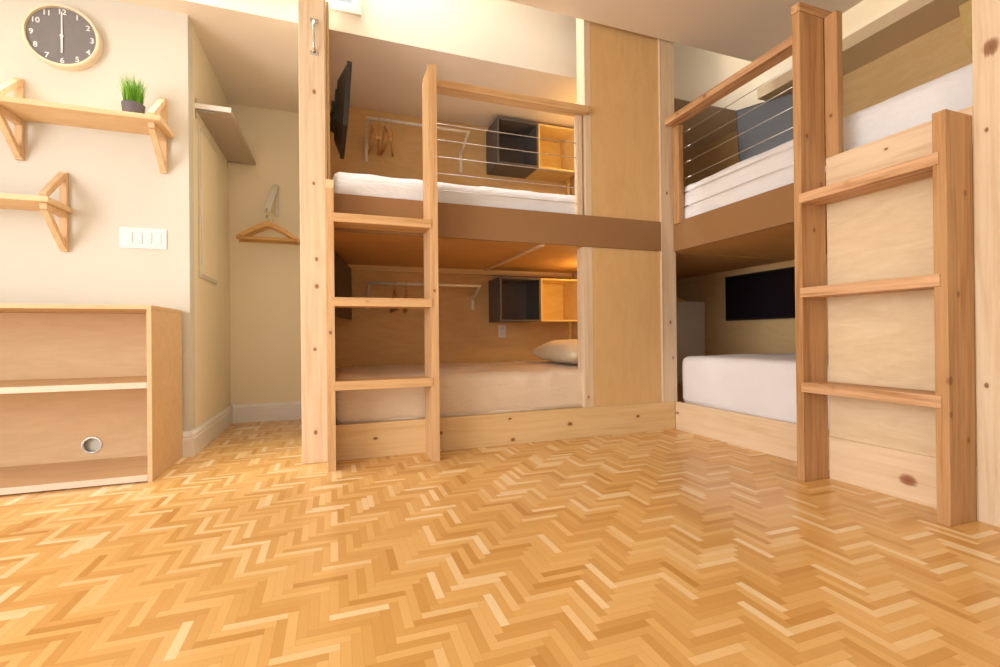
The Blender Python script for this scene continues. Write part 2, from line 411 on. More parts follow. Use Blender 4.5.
def skirting(name, p, q, nrm):
    """moulded skirting board from p to q, profile standing proud along nrm"""
    p, q, n = Vector(p), Vector(q), Vector(nrm)
    prof = [(0, 0), (0.018, 0), (0.018, 0.105), (0.014, 0.112), (0.016, 0.120), (0.012, 0.134), (0.006, 0.142), (0.005, 0.15), (0, 0.15)]
    pts = [p + n * a + Vector((0, 0, b)) for a, b in prof]
    return struct(name, B().prism(pts, q - p), 'trim')
skirting('baseboard_back', (XA + 0.018, 4.321, 0), (-0.15, 4.321, 0), (0, -1, 0))
skirting('baseboard_left', (XA, 3.185, 0), (XA, 4.321, 0), (1, 0, 0))
skirting('baseboard_front', (-0.844, 3.203, 0), (XA, 3.203, 0), (0, -1, 0))

# ------------------------------------------------------------------ bunk beds
# back bunks
bk = thing('bunk_bed', 'built-in pine double bunk along the back wall with brown fascia and closed plywood column', 'bunk bed', (1.1, YB, 0))
box(-0.028, XR, YB, YB + 0.038, 0.0, 0.2).obj('plinth_board', 'pine_x', bk)
box(-0.028, XR - 0.10, YB, YB + 0.02, 1.296, 1.507, bev=0.001).obj('fascia_board', 'brown', bk)['label'] = 'smooth brown painted fascia board'
box(-0.028, XR - 0.01, YB + 0.021, YK - 0.001, 1.296, 1.325, bev=0).obj('upper_deck', 'deck', bk)
box(-0.028, XR - 0.01, YB + 0.039, YK - 0.001, 0.16, 0.185, bev=0).obj('lower_deck', 'deck', bk)
box(1.29, 1.318, YB + 0.03, YK - 0.05, 1.284, 1.296, bev=0.001).obj('batten', 'pine_y', bk)['label'] = 'thin pale batten under the upper deck'
box(-0.028, 2.185, YK - 0.04, YK - 0.001, 1.248, 1.295).obj('ledger', 'pine_x', bk)
box(-0.028, 2.20, YK, YK + 0.02, 0.0, ZL - 0.002, bev=0).obj('back_panel', 'ply_x', bk)
box(2.20, 2.215, YB + 0.11, YK - 0.001, 0.0, ZL - 0.002, bev=0).obj('end_panel', 'ply_x', bk)
box(-0.028, -0.014, YB + 0.06, YK - 0.001, 0.0, ZL - 0.002, bev=0).obj('end_panel', 'ply_x', bk)
# column: two posts and the plywood sheet between them
box(1.622, 1.672, YB + 0.012, YB + 0.117, 1.325, ZH + 0.25).obj('column_post', 'pine_z', bk)
box(1.600, 1.672, YB + 0.012, YB + 0.100, 0.2, 1.296).obj('column_post', 'pine_z', bk)
box(1.673, 2.234, YB + 0.014, YB + 0.028, 1.325, ZH + 0.25, bev=0).obj('column_panel', 'ply_panel', bk)
box(1.673, 2.234, YB + 0.014, YB + 0.028, 0.2, 1.296, bev=0).obj('column_panel', 'ply_panel', bk)
box(2.235, 2.365, YB + 0.0, YB + 0.038, 0.2, ZH + 0.25, bev=0.002).obj('corner_post', 'pine_z', bk)
box(2.235, 2.241, YB - 0.004, YB - 0.0005, 0.2, ZH, bev=0).obj('edge_strip', 'maple_edge', bk)
# guard rail
box(0.554, 1.638, YB - 0.03, YB + 0.06, 2.194, 2.238, bev=0.003).obj('guard_rail', 'firl_x', bk)['label'] = 'orange fir top rail of the guard'
box(1.567, 1.605, YB + 0.022, YB + 0.062, 1.325, 2.193).obj('rail_post', 'pine_z', bk)
for z in (2.0, 1.90, 1.797, 1.695, 1.59):
    B().tube([(0.552, YB + 0.035, z), (1.567, YB + 0.035, z + 0.003)], 0.0026, 6).obj('cable', 'cable', bk, True)

# right bunks
rb = thing('bunk_bed', 'built-in pine bunk on the right with pale plywood front behind its ladder', 'bunk bed', (XR + 0.6, 1.9, 0))
box(XR, XR + 0.038, 1.56, YB - 0.002, 0.0, 0.2).obj('plinth_board', 'pine_y', rb)
box(XQ, XQ + 0.038, 1.015, 1.557, 0.0, 0.2).obj('plinth_board', 'pine_y', rb)
box(XR, XR + 0.02, 1.56, YB - 0.002, 1.296, 1.507, bev=0.001).obj('fascia_board', 'brown', rb)['label'] = 'smooth brown painted fascia board'
box(XQ, XQ + 0.038, 1.015, 1.557, 1.385, 1.528).obj('edge_board', 'pine_y', rb)
box(XQ + 0.004, XQ + 0.02, 1.015, 1.557, 0.201, 1.384, bev=0).obj('front_panel', 'ply_y', rb)
box(XR + 0.021, XW - 0.001, 0.88, YB - 0.002, 1.296, 1.325, bev=0).obj('upper_deck', 'deck', rb)
box(XR, XW - 0.001, YB + 0.04, 4.30, 1.296, 1.325, bev=0).obj('upper_deck', 'deck', rb)
box(XR + 0.04, XW - 0.001, 0.88, 4.30, 0.16, 0.185, bev=0).obj('lower_deck', 'deck', rb)
box(XW - 0.04, XW - 0.001, 0.88, 4.30, 1.24, 1.295).obj('ledger', 'gold', rb)
box(XQ + 0.0, XQ + 0.036, 1.497, 1.556, 1.529, 2.2).obj('rail_post', 'fir_z', rb)
box(XR - 0.115, XR - 0.08, 1.557, 1.575, 1.5, 2.2, bev=0.001).obj('rail_post', 'fir_z', rb)
box(XR - 0.012, XR + 0.030, 2.685, 2.745, 1.49, 2.193).obj('rail_post', 'fir_z', rb)
box(XR - 0.093, XR + 0.0, 1.60, 2.73, 2.194, 2.238, bev=0.003).obj('guard_rail', 'fir_y', rb)['label'] = 'orange fir top rail of the guard'
box(2.056, 2.345, 1.556, 1.599, 2.202, 2.243, bev=0.003).obj('rail_cap', 'fir_x', rb)
box(XQ - 0.004, XQ + 0.03, 0.871, 1.013, 0.0, ZH - 0.002, bev=0.003).obj('end_board', 'pine_z', rb)
for z in (2.13, 2.02, 1.91, 1.80, 1.70, 1.60):
    B().tube([(XR + 0.02, 1.58, z + 0.02), (XR + 0.02, 2.685, z)], 0.0026, 6).obj('cable', 'cable', rb, True)
    B().tube([(XR + 0.02, 2.675, z), (XR + 0.02, 2.60, z + 0.002)], 0.0048, 8).obj('turnbuckle', 'steel', rb, True)

# tall post between alcove and bunks
tp = tag(box(-0.172, -0.037, YB, YB + 0.036, 0, 3.4, bev=0.004).obj('post', 'pine_z'), 'tall pale pine board post between alcove and left ladder, chrome handle near its top', 'post')
ch = thing('pull_handle', 'small chrome pull handle screwed high on the tall pale post', 'handle', (-0.092, YB, 2.37))
for z in (2.275, 2.455): box(-0.113, -0.071, YB - 0.005, YB, z - 0.012, z + 0.012, bev=0.002).obj('mounting_plate', 'steel', ch)
pts = [(-0.092, YB - 0.004, 2.28), (-0.092, YB - 0.022, 2.295), (-0.092, YB - 0.034, 2.32), (-0.092, YB - 0.036, 2.365), (-0.092, YB - 0.034, 2.41), (-0.092, YB - 0.022, 2.435), (-0.092, YB - 0.004, 2.45)]
B().tube(pts, [0.009, 0.007, 0.006, 0.0055, 0.007, 0.009, 0.010], 10).obj('grip', 'steel', ch, True)

# left ladder
ll = thing('bunk_ladder', 'orange fir three-rung ladder fixed to the back bunk beside the tall pale post', 'ladder', (0.26, 2.6, 0))
B().prism([(-0.0355, 2.5575, 0), (-0.0355, 2.7625, 0), (-0.0355, 2.7625, 1.56), (-0.0355, 2.70, 1.56), (-0.0355, 2.5575, 1.47)], (0.039, 0, 0)).obj('stile', 'firl_z', ll)
B().prism([(0.508, 2.5575, 0), (0.508, 2.7625, 0), (0.508, 2.7625, 2.21), (0.508, 2.7, 2.218), (0.508, 2.5575, 2.218)], (0.044, 0, 0)).obj('stile', 'firl_z', ll)
for z, d in ((1.345, 0.15), (0.905, 0.14), (0.465, 0.14)):
    box(-0.012, 0.516, 2.552, 2.552 + d, z - 0.047, z, bev=0.003).obj('rung', 'firl_x', ll)
# right ladder
rl = thing('bunk_ladder', 'reddish fir ladder with three rungs in front of the right bunk panel', 'ladder', (2.13, 1.3, 0))
box(2.058, XQ - 0.001, 1.559, 1.597, 0, 2.2, bev=0.003).obj('stile', 'fir_z', rl)
box(2.058, XQ - 0.001, 1.016, 1.057, 0, 1.491, bev=0.003).obj('stile', 'fir_z', rl)
for z in (1.345, 0.905, 0.465):
    box(2.051, 2.051 + 0.14, 1.036, 1.567, z - 0.045, z, bev=0.003).obj('rung', 'fir_y', rl)

# ------------------------------------------------------------------ bedding
def soft_box(x0, x1, y0, y1, z0, z1, r, amp, seed, fold=0.0):
    bm = bmesh.new()
    nx, ny, nz = max(6, int((x1 - x0) / 0.035)), max(6, int((y1 - y0) / 0.035)), 8
    c = Vector(((x0 + x1) / 2, (y0 + y1) / 2, (z0 + z1) / 2)); h = Vector(((x1 - x0) / 2, (y1 - y0) / 2, (z1 - z0) / 2))
    cache = {}
    def V(i, j, k):
        if (i, j, k) in cache: return cache[(i, j, k)]
        p = Vector((2 * i / nx - 1, 2 * j / ny - 1, 2 * k / nz - 1)); p = Vector((p.x * h.x, p.y * h.y, p.z * h.z))
        q = Vector([max(-(h[a] - r), min(h[a] - r, p[a])) for a in range(3)])
        d = p - q
        if d.length > 1e-9: p = q + d.normalized() * r; nrm = d.normalized()
        else: nrm = Vector((0, 0, 1))
        w = p + c
        f = noise.noise(Vector((w.x * 3.1 + seed, w.y * 3.1, w.z * 6)))
        f2 = 1 - abs(noise.noise(Vector((w.x * 5.3 + w.z * 9, w.y * 5.3 + w.z * 7, seed * 3.3 + w.z * 2)))) * 4
        w = w + nrm * (amp * f + fold * max(0, f2))
        cache[(i, j, k)] = bm.verts.new(w); return cache[(i, j, k)]
    for a, b, f in ((nx, ny, lambda i, j, s: V(i, j, nz if s else 0)), (nx, nz, lambda i, j, s: V(i, ny if s else 0, j)), (ny, nz, lambda i, j, s: V(nx if s else 0, i, j))):
        for s in (0, 1):
            for i in range(a):
                for j in range(b): bm.faces.new((f(i, j, s), f(i + 1, j, s), f(i + 1, j + 1, s), f(i, j + 1, s)))
    o = B(); o.bm.free(); o.bm = bm
    return o
def mattress(label, x0, x1, y0, y1, z0, z1, mat, seed, fold=0.006):
    t = thing('mattress', label, 'mattress', ((x0 + x1) / 2, (y0 + y1) / 2, z0))
    soft_box(x0, x1, y0, y1, z0, z1, 0.045, 0.008, seed, fold).obj('fitted_sheet', mat, t, True)
    # elastic hem of the sheet along the bottom
    B().tube([(x0 + 0.05, y0 + 0.012, z0 + 0.018), (x1 - 0.05, y0 + 0.012, z0 + 0.018)] if x1 - x0 > y1 - y0 else [(x0 + 0.012, y0 + 0.05, z0 + 0.018), (x0 + 0.012, y1 - 0.05, z0 + 0.018)], 0.012, 8).obj('hem', mat, t, True)
    return t
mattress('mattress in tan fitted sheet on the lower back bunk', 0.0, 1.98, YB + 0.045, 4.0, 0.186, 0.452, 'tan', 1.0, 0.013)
mattress('mattress in white sheet on the upper back bunk behind cable guard', 0.0, 1.98, YB + 0.065, 3.95, 1.326, 1.662, 'sheet', 4.0)
mattress('thick mattress in smooth white sheet on the lower right bunk', XR + 0.042, 3.56, 0.93, 2.757, 0.186, 0.532, 'smooth_sheet', 7.0, 0.0005)
mattress('mattress in white sheet on the upper right bunk behind cable guard', XR + 0.045, 3.56, 0.93, 2.74, 1.326, 1.775, 'sheet', 11.0, 0.004)
def pillow(label, cx, cy, z, lx, ly, h, mat, seed):
    bm = bmesh.new(); n = 26; g = {}
    for s in (1, -1):
        for i in range(n + 1):
            for j in range(n + 1):
                u, v = 2 * i / n - 1, 2 * j / n - 1
                e = (max(0, 1 - abs(u) ** 2.6) * max(0, 1 - abs(v) ** 2.6)) ** 0.45
                pin = 1 - 0.07 * (1 - u * u) * abs(v) ** 3
                zz = z + h * 0.42 + s * e * h * (0.58 if s > 0 else 0.40) + 0.012 * noise.noise(Vector((u * 2.5 + seed, v * 2.5, s))) * e
                key = (i, j, s) if 0 < i < n and 0 < j < n else (i, j, 0)
                if key not in g:
                    g[key] = bm.verts.new((cx + u * lx / 2 * (1 - 0.06 * (1 - v * v) * abs(u) ** 3), cy + v * ly / 2 * pin, zz))
        for i in range(n):
            for j in range(n):
                q = [g[(a, b, s) if 0 < a < n and 0 < b < n else (a, b, 0)] for a, b in ((i, j), (i + 1, j), (i + 1, j + 1), (i, j + 1))]
                try: bm.faces.new(q if s > 0 else q[::-1])
                except ValueError: pass
    o = B(); o.bm.free(); o.bm = bm
    return tag(o.obj('pillow', mat, None, True), label, 'pillow')
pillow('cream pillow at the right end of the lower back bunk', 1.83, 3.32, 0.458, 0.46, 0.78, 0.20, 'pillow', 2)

# ------------------------------------------------------------------ wall cubbies
def cubby(label, x0, x1, y0, y1, z0, z1, mat, group=None):
    t = thing('wall_cubby', label, 'cubby', ((x0 + x1) / 2, y1, z0), group); w = 0.016
    box(x0, x1, y0, y1 - w, z1 - w, z1, bev=0.001).obj('top_panel', mat, t)
    box(x0, x1, y0, y1 - w, z0, z0 + w, bev=0.001).obj('bottom_panel', mat, t)
    box(x0, x0 + w, y0, y1 - w, z0 + w, z1 - w, bev=0.001).obj('side_panel', mat, t)
    box(x1 - w, x1, y0, y1 - w, z0 + w, z1 - w, bev=0.001).obj('side_panel', mat, t)
    box(x0, x1, y1 - w, y1 - 0.001, z0, z1, bev=0).obj('back_panel', mat, t)
    return t
cubby('open dark grey wall box under the ceiling of the upper back bunk', 1.335, 1.722, 3.75, YK, 2.18, 2.575, 'grey')
cubby('open amber wood wall box beside the grey one, upper back bunk', 1.723, 2.11, 3.75, YK, 2.18, 2.575, 'amber')
cubby('open dark grey wall box above the outlet in the lower back bunk', 1.345, 1.732, 3.75, YK, 0.815, 1.20, 'grey')
cubby('open amber wood wall box lit by a lamp, lower back bunk', 1.733, 2.12, 3.75, YK, 0.815, 1.20, 'amber')
# reading lamps on the end wall behind the column
def lamp(label, z, power):
    t = thing('reading_lamp', label, 'lamp', (2.2, 3.45, z))
    B().lathe([(0, 0), (0.035, 0), (0.035, -0.012), (0, -0.012)], (2.199, 3.45, z), 'X', 24).obj('wall_plate', 'steel', t, 'auto')
    B().tube([(2.187, 3.45, z), (2.14, 3.45, z), (2.12, 3.45, z - 0.01)], 0.006, 8).obj('arm', 'steel', t, True)
    B().lathe([(0.018, 0.05), (0.028, 0.02), (0.045, -0.03), (0.042, -0.03), (0.025, 0.02), (0.015, 0.045)], (2.11, 3.45, z), 'Z', 24).obj('lamp_shade', 'whitemetal', t, 'auto')
    B().lathe([(0, 0.02), (0.015, 0.012), (0.02, -0.005), (0.014, -0.02), (0, -0.026)], (2.11, 3.45, z - 0.005), 'Z', 16).obj('bulb', 'glow', t, True)
    l = bpy.data.lights.new('reading_lamp_light', 'POINT'); l.energy = power; l.color = (1, 0.64, 0.20); l.shadow_soft_size = 0.03
    o = bpy.data.objects.new('reading_lamp_light', l); o.location = (2.06, 3.40, z - 0.02); COL.objects.link(o)
lamp('small shaded reading lamp on the end wall of the lower back bunk', 1.12, 5.5)
lamp('small shaded reading lamp on the end wall of the upper back bunk', 2.30, 4.5)

# ------------------------------------------------------------------ clothes rails and hangers
def clothes_rail(label, x0, x1, z, y, zf):
    t = thing('clothes_rail', label, 'clothes rail', ((x0 + x1) / 2, YK, z))
    B().tube([(x0, y, z), (x1, y, z)], 0.0115, 10).obj('rail', 'whitemetal', t, True)
    for x in (x0 + 0.01, x1 - 0.01):
        B().bar((x, y, z), (x, YK - 0.012, z - 0.10), 0.018, 0.014).obj('arm', 'whitemetal', t)
        box(x - 0.014, x + 0.014, YK - 0.014, YK - 0.001, zf, z - 0.07, bev=0.003).obj('wall_plate', 'whitemetal', t)
    return t
clothes_rail('white metal clothes rail with hangers in the upper back bunk', 0.26, 1.10, 2.43, 3.80, 2.17)
clothes_rail('white metal clothes rail with hangers in the lower back bunk', 0.26, 1.20, 1.125, 3.84, 0.93)

def hanger(label, cat='hanger', half=0.22, drop=0.10, hook=0.075, group=None, loc=(0, 0, 0), rz=0.0, th=0.014):
    """wooden hanger, origin at the top of its hook, plane XZ"""
    t = thing('coat_hanger', label, cat, (0, 0, 0), group)
    pts = [(0.012 * math.sin(a) * 1.4, 0, -0.018 + 0.018 * math.cos(a)) for a in [math.radians(d) for d in range(-100, 181, 20)]]
    pts += [(0, 0, -0.05), (0, 0, -hook)]
    B().tube(pts, 0.0018, 6).obj('hook', 'steel', t, True)
    z0 = -hook
    for s in (-1, 1):
        arc = [(s * half * k / 8, z0 - drop * (k / 8) ** 1.25) for k in range(9)]
        up = [(x, 0, z + th - 0.004 * i / 8) for i, (x, z) in enumerate(arc)]; lo = [(x, 0, z - th + 0.004 * i / 8) for i, (x, z) in enumerate(arc)]
        b = B()
        for i in range(8):
            q = [up[i], up[i + 1], lo[i + 1], lo[i]]
            b.prism([(x, -0.008, z) for x, _, z in q], (0, 0.016, 0))
        bmesh.ops.remove_doubles(b.bm, verts=b.bm.verts, dist=1e-5)
        b.obj('shoulder', 'hanger', t)
    B().tube([(-half + 0.012, 0, z0 - drop + 0.003), (half - 0.012, 0, z0 - drop + 0.003)], th * 0.72, 8).obj('trouser_bar', 'hanger', t, True)
    t.location = loc; t.rotation_euler = (0, 0, rz)
    return t
def dup(root, loc, rz, label, group=None):   # copy a thing with its parts
    r = root.copy(); COL.objects.link(r); r.location = loc; r.rotation_euler = (0, 0, rz); r['label'] = label
    if group: r['group'] = group
    for c0 in list(root.children):
        c = c0.copy(); COL.objects.link(c); c.parent = r
    return r
# alcove hanger support and two hangers
hk = thing('hanger_bracket', 'white metal wall bracket holding two wooden hangers in the alcove', 'bracket', (-0.46, 4.321, 1.8))
box(-0.46, -0.432, 4.309, 4.3205, 1.72, 1.99, bev=0.003).obj('wall_plate', 'whitemetal', hk)
B().prism([(-0.472, 4.309, 1.985), (-0.428, 4.309, 1.985), (-0.475, 4.13, 1.72), (-0.525, 4.13, 1.72)], (0, -0.010, -0.012)).obj('arm', 'whitemetal', hk)
B().tube([(-0.50, 4.12, 1.73), (-0.50, 4.10, 1.70), (-0.50, 4.095, 1.675), (-0.50, 4.11, 1.655), (-0.50, 4.135, 1.66), (-0.50, 4.14, 1.68)], 0.005, 8).obj('hook', 'steel', hk, True)
hg = 'wooden hangers in the bunks'
h0 = hanger('front one of two wooden hangers hanging in the alcove', half=0.225, drop=0.125, hook=0.065, th=0.021, loc=(-0.487, 4.085, 1.668), rz=0.0)
dup(h0, (-0.475, 4.132, 1.655), 0.0, 'rear one of two wooden hangers in the alcove, nearer the wall')
small = hanger('wooden hanger hung on the upper bunk clothes rail, leftmost', half=0.17, drop=0.16, hook=0.075, loc=(0.30, 3.80, 2.447), rz=PI / 2 + 0.1)
for x, rz, lab in ((0.35, -0.05, 'second'), (0.40, 0.12, 'third'), (0.45, -0.16, 'fourth')):
    dup(small, (x, 3.80, 2.447), PI / 2 + rz, 'wooden hanger on the upper bunk clothes rail, %s from the left' % lab)
dup(small, (0.47, 3.84, 1.142), PI / 2 + 0.1, 'wooden hanger on the lower bunk clothes rail, left one')
dup(small, (0.56, 3.84, 1.142), PI / 2 - 0.05, 'wooden hanger on the lower bunk clothes rail, right one')

# ------------------------------------------------------------------ televisions
def frustum(p, q):
    b = B(); a = [b.bm.verts.new(v) for v in p]; c = [b.bm.verts.new(v) for v in q]
    b.bm.faces.new(a); b.bm.faces.new(c[::-1])
    for i in range(4): b.bm.faces.new((a[i], a[(i + 1) % 4], c[(i + 1) % 4], c[i]))
    return b
def tv(label, w, h, loc, rz, tilt, arm_to=None, mat='screen', hz=0.042):
    """flat television: screen faces local -Y, centre at loc"""
    t = thing('television', label, 'television', (0, 0, 0))
    box(-w / 2, w / 2, 0, 0.028, -h / 2, h / 2, bev=0.004).obj('casing', 'black', t)
    box(-w / 2 + 0.012, w / 2 - 0.012, -0.0015, 0.0005, -h / 2 + 0.016, h / 2 - 0.012, bev=0).obj('screen', mat, t)
    frustum([(-w * .48, 0.028, -h * .46), (w * .48, 0.028, -h * .46), (w * .48, 0.028, h * .46), (-w * .48, 0.028, h * .46)], [(-w * .30, hz, -h * .30), (w * .30, hz, -h * .30), (w * .30, hz, h * .30), (-w * .30, hz, h * .30)]).obj('rear_housing', 'black', t)
    box(-0.10, 0.10, hz, hz + 0.010, -0.10, 0.10).obj('mount_plate', 'black', t)
    t.rotation_euler = (tilt, 0, rz); t.location = loc
    if arm_to is not None:
        m = (Matrix.Translation(loc) @ Matrix.Rotation(rz, 4, 'Z') @ Matrix.Rotation(tilt, 4, 'X')).inverted()
        q = m @ Vector(arm_to); b = B(); b.bar((0, 0.05, 0), q, 0.03, 0.035, up=(0, 0.3, 1))
        old = (t.location.copy(),); t.location = (0, 0, 0)
        b.obj('mount_arm', 'black', t); 
        b = B(); b.bar(q + Vector((0, 0, -0.09)), q + Vector((0, 0, 0.09)), 0.06, 0.02, up=(0, 1, 0)); b.obj('wall_plate', 'black', t)
        t.location = old[0]
    return t
# upper back bunk: edge-on on a swing arm at the left end
tv('flat television on a swing arm seen edge-on, upper back bunk', 0.56, 0.39, (0.095, 3.17, 2.145), PI / 2 + 0.02, 0.07, (0.0, 3.24, 2.15), 'screen', 0.075)
tv('dark television angled at the left end of the lower back bunk', 0.80, 0.42, (0.075, 3.60, 1.045), PI / 2 - 0.16, 0.0, (-0.006, 3.66, 1.045), 'screen_brown')
tv('television on an arm at the wall of the upper right bunk, reflecting daylight', 0.66, 0.44, (3.335, 2.675, 2.325), math.radians(-63.4), 0.18, (3.60, 2.78, 2.30), 'screen_gloss')
tv('black television on the wall of the lower right bunk', 0.92, 0.42, (3.57, 3.03, 1.025), -PI / 2, 0.0, None, 'screen_matt')

# ------------------------------------------------------------------ small items around the bunks
def wall_socket(label, x0, x1, z0, z1, y):
    t = thing('wall_outlet', label, 'outlet', ((x0 + x1) / 2, y, z0))
    box(x0, x1, y - 0.007, y - 0.0005, z0, z1, bev=0.002).obj('cover_plate', 'plate', t)
    for dz in (0.3, 0.7):
        zc = z0 + (z1 - z0) * dz
        box((x0 + x1) / 2 - 0.016, (x0 + x1) / 2 + 0.016, y - 0.0095, y - 0.007, zc - 0.014, zc + 0.014, bev=0.002).obj('socket', 'whitemetal', t)
wall_socket('white wall outlet below the grey wall box, lower back bunk', 1.435, 1.51, 0.675, 0.795, YK)
tag(box(2.155, 2.185, YK - 0.03, YK - 0.001, 0.46, 0.814).obj('corner_strip', 'amber'), 'narrow wooden strip in the corner under the amber wall box, lower bunk', 'trim strip')
tag(box(2.155, 2.185, YK - 0.03, YK - 0.001, 1.67, 2.179).obj('corner_strip', 'amber'), 'narrow wooden strip in the corner under the amber wall box, upper bunk', 'trim strip')
wc = thing('storage_cabinet', 'plain white cabinet in the dark far corner behind the lower right mattress', 'cabinet', (3.3, 3.95, 0.186))
box(2.95, 3.615, 3.80, 4.25, 0.187, 1.02, bev=0.004).obj('body', 'cabinet_warm_lit', wc)
box(2.97, 3.60, 3.785, 3.80, 0.21, 1.015, bev=0.003).obj('door', 'cabinet_warm_lit', wc)
tag(B().prism([(3.12, 3.79, 1.021), (3.30, 3.79, 1.021), (3.38, 3.79, 1.021), (3.22, 3.79, 1.075), (3.12, 3.79, 1.075)], (0, 0.05, 0)).obj('wooden_wedge', 'amber'),
    'small wooden wedge lying on the white corner cabinet', 'wooden wedge')

# ------------------------------------------------------------------ left side: open cabinet
cb = thing('open_cabinet', 'low maple cabinet with open shelf compartments under the wall shelves', 'cabinet', (-1.5, 2.95, 0))
CX0, CX1, CY0, CY1, CZ = -2.3, -0.840, 2.705, 3.186, 0.862
box(CX0, CX1, CY0, CY1, CZ - 0.02, CZ, bev=0.001).obj('top_panel', 'maple', cb)
box(CX1 - 0.02, CX1, CY0, CY1, 0, CZ - 0.0205, bev=0.001).obj('side_panel', 'maple', cb)
box(CX0, CX0 + 0.02, CY0, CY1, 0, CZ - 0.0205, bev=0.001).obj('side_panel', 'maple', cb)
box(CX0 + 0.02, CX1 - 0.0205, CY0 + 0.003, CY1 - 0.013, 0.010, 0.032, bev=0.001).obj('bottom_panel', 'maple', cb)
box(CX0 + 0.02, CX1 - 0.0205, CY0 + 0.003, CY1 - 0.013, 0.458, 0.486, bev=0.001).obj('shelf', 'maple', cb)
box(CX0 + 0.02, CX1 - 0.0205, CY0 - 0.0, CY0 + 0.0028, 0.458, 0.486, bev=0).obj('shelf_edge', 'maple_edge', cb)
box(CX0 + 0.02, CX1 - 0.0205, CY0 - 0.0, CY0 + 0.0028, 0.006, 0.036, bev=0).obj('base_edge', 'maple_edge', cb)
# back panel with the cable hole
bp = B(); cx, cz, r = -1.265, 0.113, 0.044; yb = CY1 - 0.012
xs0, xs1, zs0, zs1 = cx - 0.07, cx + 0.07, cz - 0.07, cz + 0.07
bp.box(xs0, xs1, yb, CY1, 0.03, zs0)
bp.box(CX0 + 0.02, xs0, yb, CY1, 0.03, CZ - 0.021); bp.box(xs1, CX1 - 0.0205, yb, CY1, 0.03, CZ - 0.021); bp.box(xs0, xs1, yb, CY1, zs1, CZ - 0.021)
n = 32
for y, flip in ((yb, 1), (CY1, -1)):
    inner = []; outer = []
    for kk in range(n):
        a = 2 * PI * kk / n; c_, s_ = math.cos(a), math.sin(a)
        inner.append(bp.bm.verts.new((cx + r * c_, y, cz + r * s_)))
        tx = (0.07 / abs(c_)) if abs(c_) > 1e-6 else 9; tz = ((zs1 - cz) if s_ > 0 else (cz - zs0)) / abs(s_) if abs(s_) > 1e-6 else 9
        m_ = min(tx, tz); outer.append(bp.bm.verts.new((cx + m_ * c_, y, cz + m_ * s_)))
    for kk in range(n): bp.bm.faces.new((inner[kk], inner[(kk + 1) % n], outer[(kk + 1) % n], outer[kk]))
bp.obj('back_panel', 'maple', cb)
B().lathe([(0.046, -0.004), (0.046, 0.0), (0.038, 0.0), (0.038, 0.014), (0.041, 0.014), (0.041, -0.004), (0.046, -0.004)], (cx, yb - 0.0, cz), 'Y', 32).obj('cable_grommet', 'steel', cb, 'auto')

# ------------------------------------------------------------------ wall shelves
def wall_shelf(label, x0, x1, z, brackets, y0=2.967, y1=3.2025):
    t = thing('wall_shelf', label, 'shelf', ((x0 + x1) / 2, y1, z))
    box(x0, x1, y0, y1 - 0.0, z, z + 0.026, bev=0.0015).obj('board', 'shelfwood', t)
    for x in brackets:
        g = B()
        g.box(x - 0.017, x + 0.017, y1 - 0.022, y1, z - 0.215, z - 0.001, 0.002)
        g.box(x - 0.017, x + 0.017, y1 - 0.022, y1, z + 0.027, z + 0.22, 0.002)
        g.box(x - 0.015, x + 0.015, y0 + 0.03, y1 - 0.022, z - 0.032, z - 0.001, 0.002)
        g.bar((x, y1 - 0.02, z - 0.195), (x, y0 + 0.045, z - 0.030), 0.028, 0.028, up=(1, 0, 0))
        g.bar((x, y1 - 0.02, z + 0.20), (x, y0 + 0.03, z + 0.036), 0.028, 0.028, up=(1, 0, 0))
        g.obj('bracket', 'bracket', t)
    return t
wall_shelf('long upper wooden wall shelf holding the potted grass below the clock', -2.25, -0.875, 1.875, (-1.575, -0.925))
wall_shelf('lower wooden wall shelf running out of the left edge, empty', -2.4, -1.355, 1.395, (-1.388, -2.05))

# alcove shelf
sh = thing('alcove_shelf', 'grey-brown wall shelf with white front edge high on the alcove side wall', 'shelf', (XA, 3.8, 2.125))
box(XA + 0.0005, -0.602, 3.335, 4.305, 2.127, 2.152, bev=0.001).obj('board', 'greywood', sh)
box(XA + 0.0005, -0.602, 3.330, 3.3345, 2.124, 2.155, bev=0).obj('front_edge', 'trim', sh)['label'] = 'white front edge'
for y in (3.36, 4.27):
    b = box(XA + 0.0005, -0.806, y - 0.012, y + 0.012, 2.07, 2.126, bev=0.001); b.box(XA + 0.0005, -0.70, y - 0.010, y + 0.010, 2.119, 2.1265, 0.001)
    b.box(XA + 0.0005, -0.806, y - 0.012, y + 0.012, 2.153, 2.20, 0.001)
    b.obj('bracket', 'steel', sh)

# shallow wall cabinet on the alcove side wall
ep = thing('wall_cabinet', 'shallow cream painted cabinet door set on the alcove side wall', 'cabinet', (XA, 3.6, 1.09))
box(XA + 0.0005, -0.788, 3.40, 3.84, 1.085, 2.04, bev=0.003).obj('frame', 'cream', ep)
box(-0.788, -0.785, 3.42, 3.82, 1.105, 2.02, bev=0.003).obj('door', 'yellow', ep)

# light switch plate
sw = thing('light_switch', 'white four-gang switch plate on the wall above the cabinet', 'light switch', (-1.03, 3.203, 1.22))
box(-1.142, -0.915, 3.196, 3.2025, 1.216, 1.335, bev=0.002).obj('cover_plate', 'plate', sw)
for k in range(4):
    x = -1.095 + k * 0.046
    box(x - 0.016, x + 0.016, 3.191, 3.196, 1.243, 1.308, bev=0.002).obj('rocker', 'plate', sw)

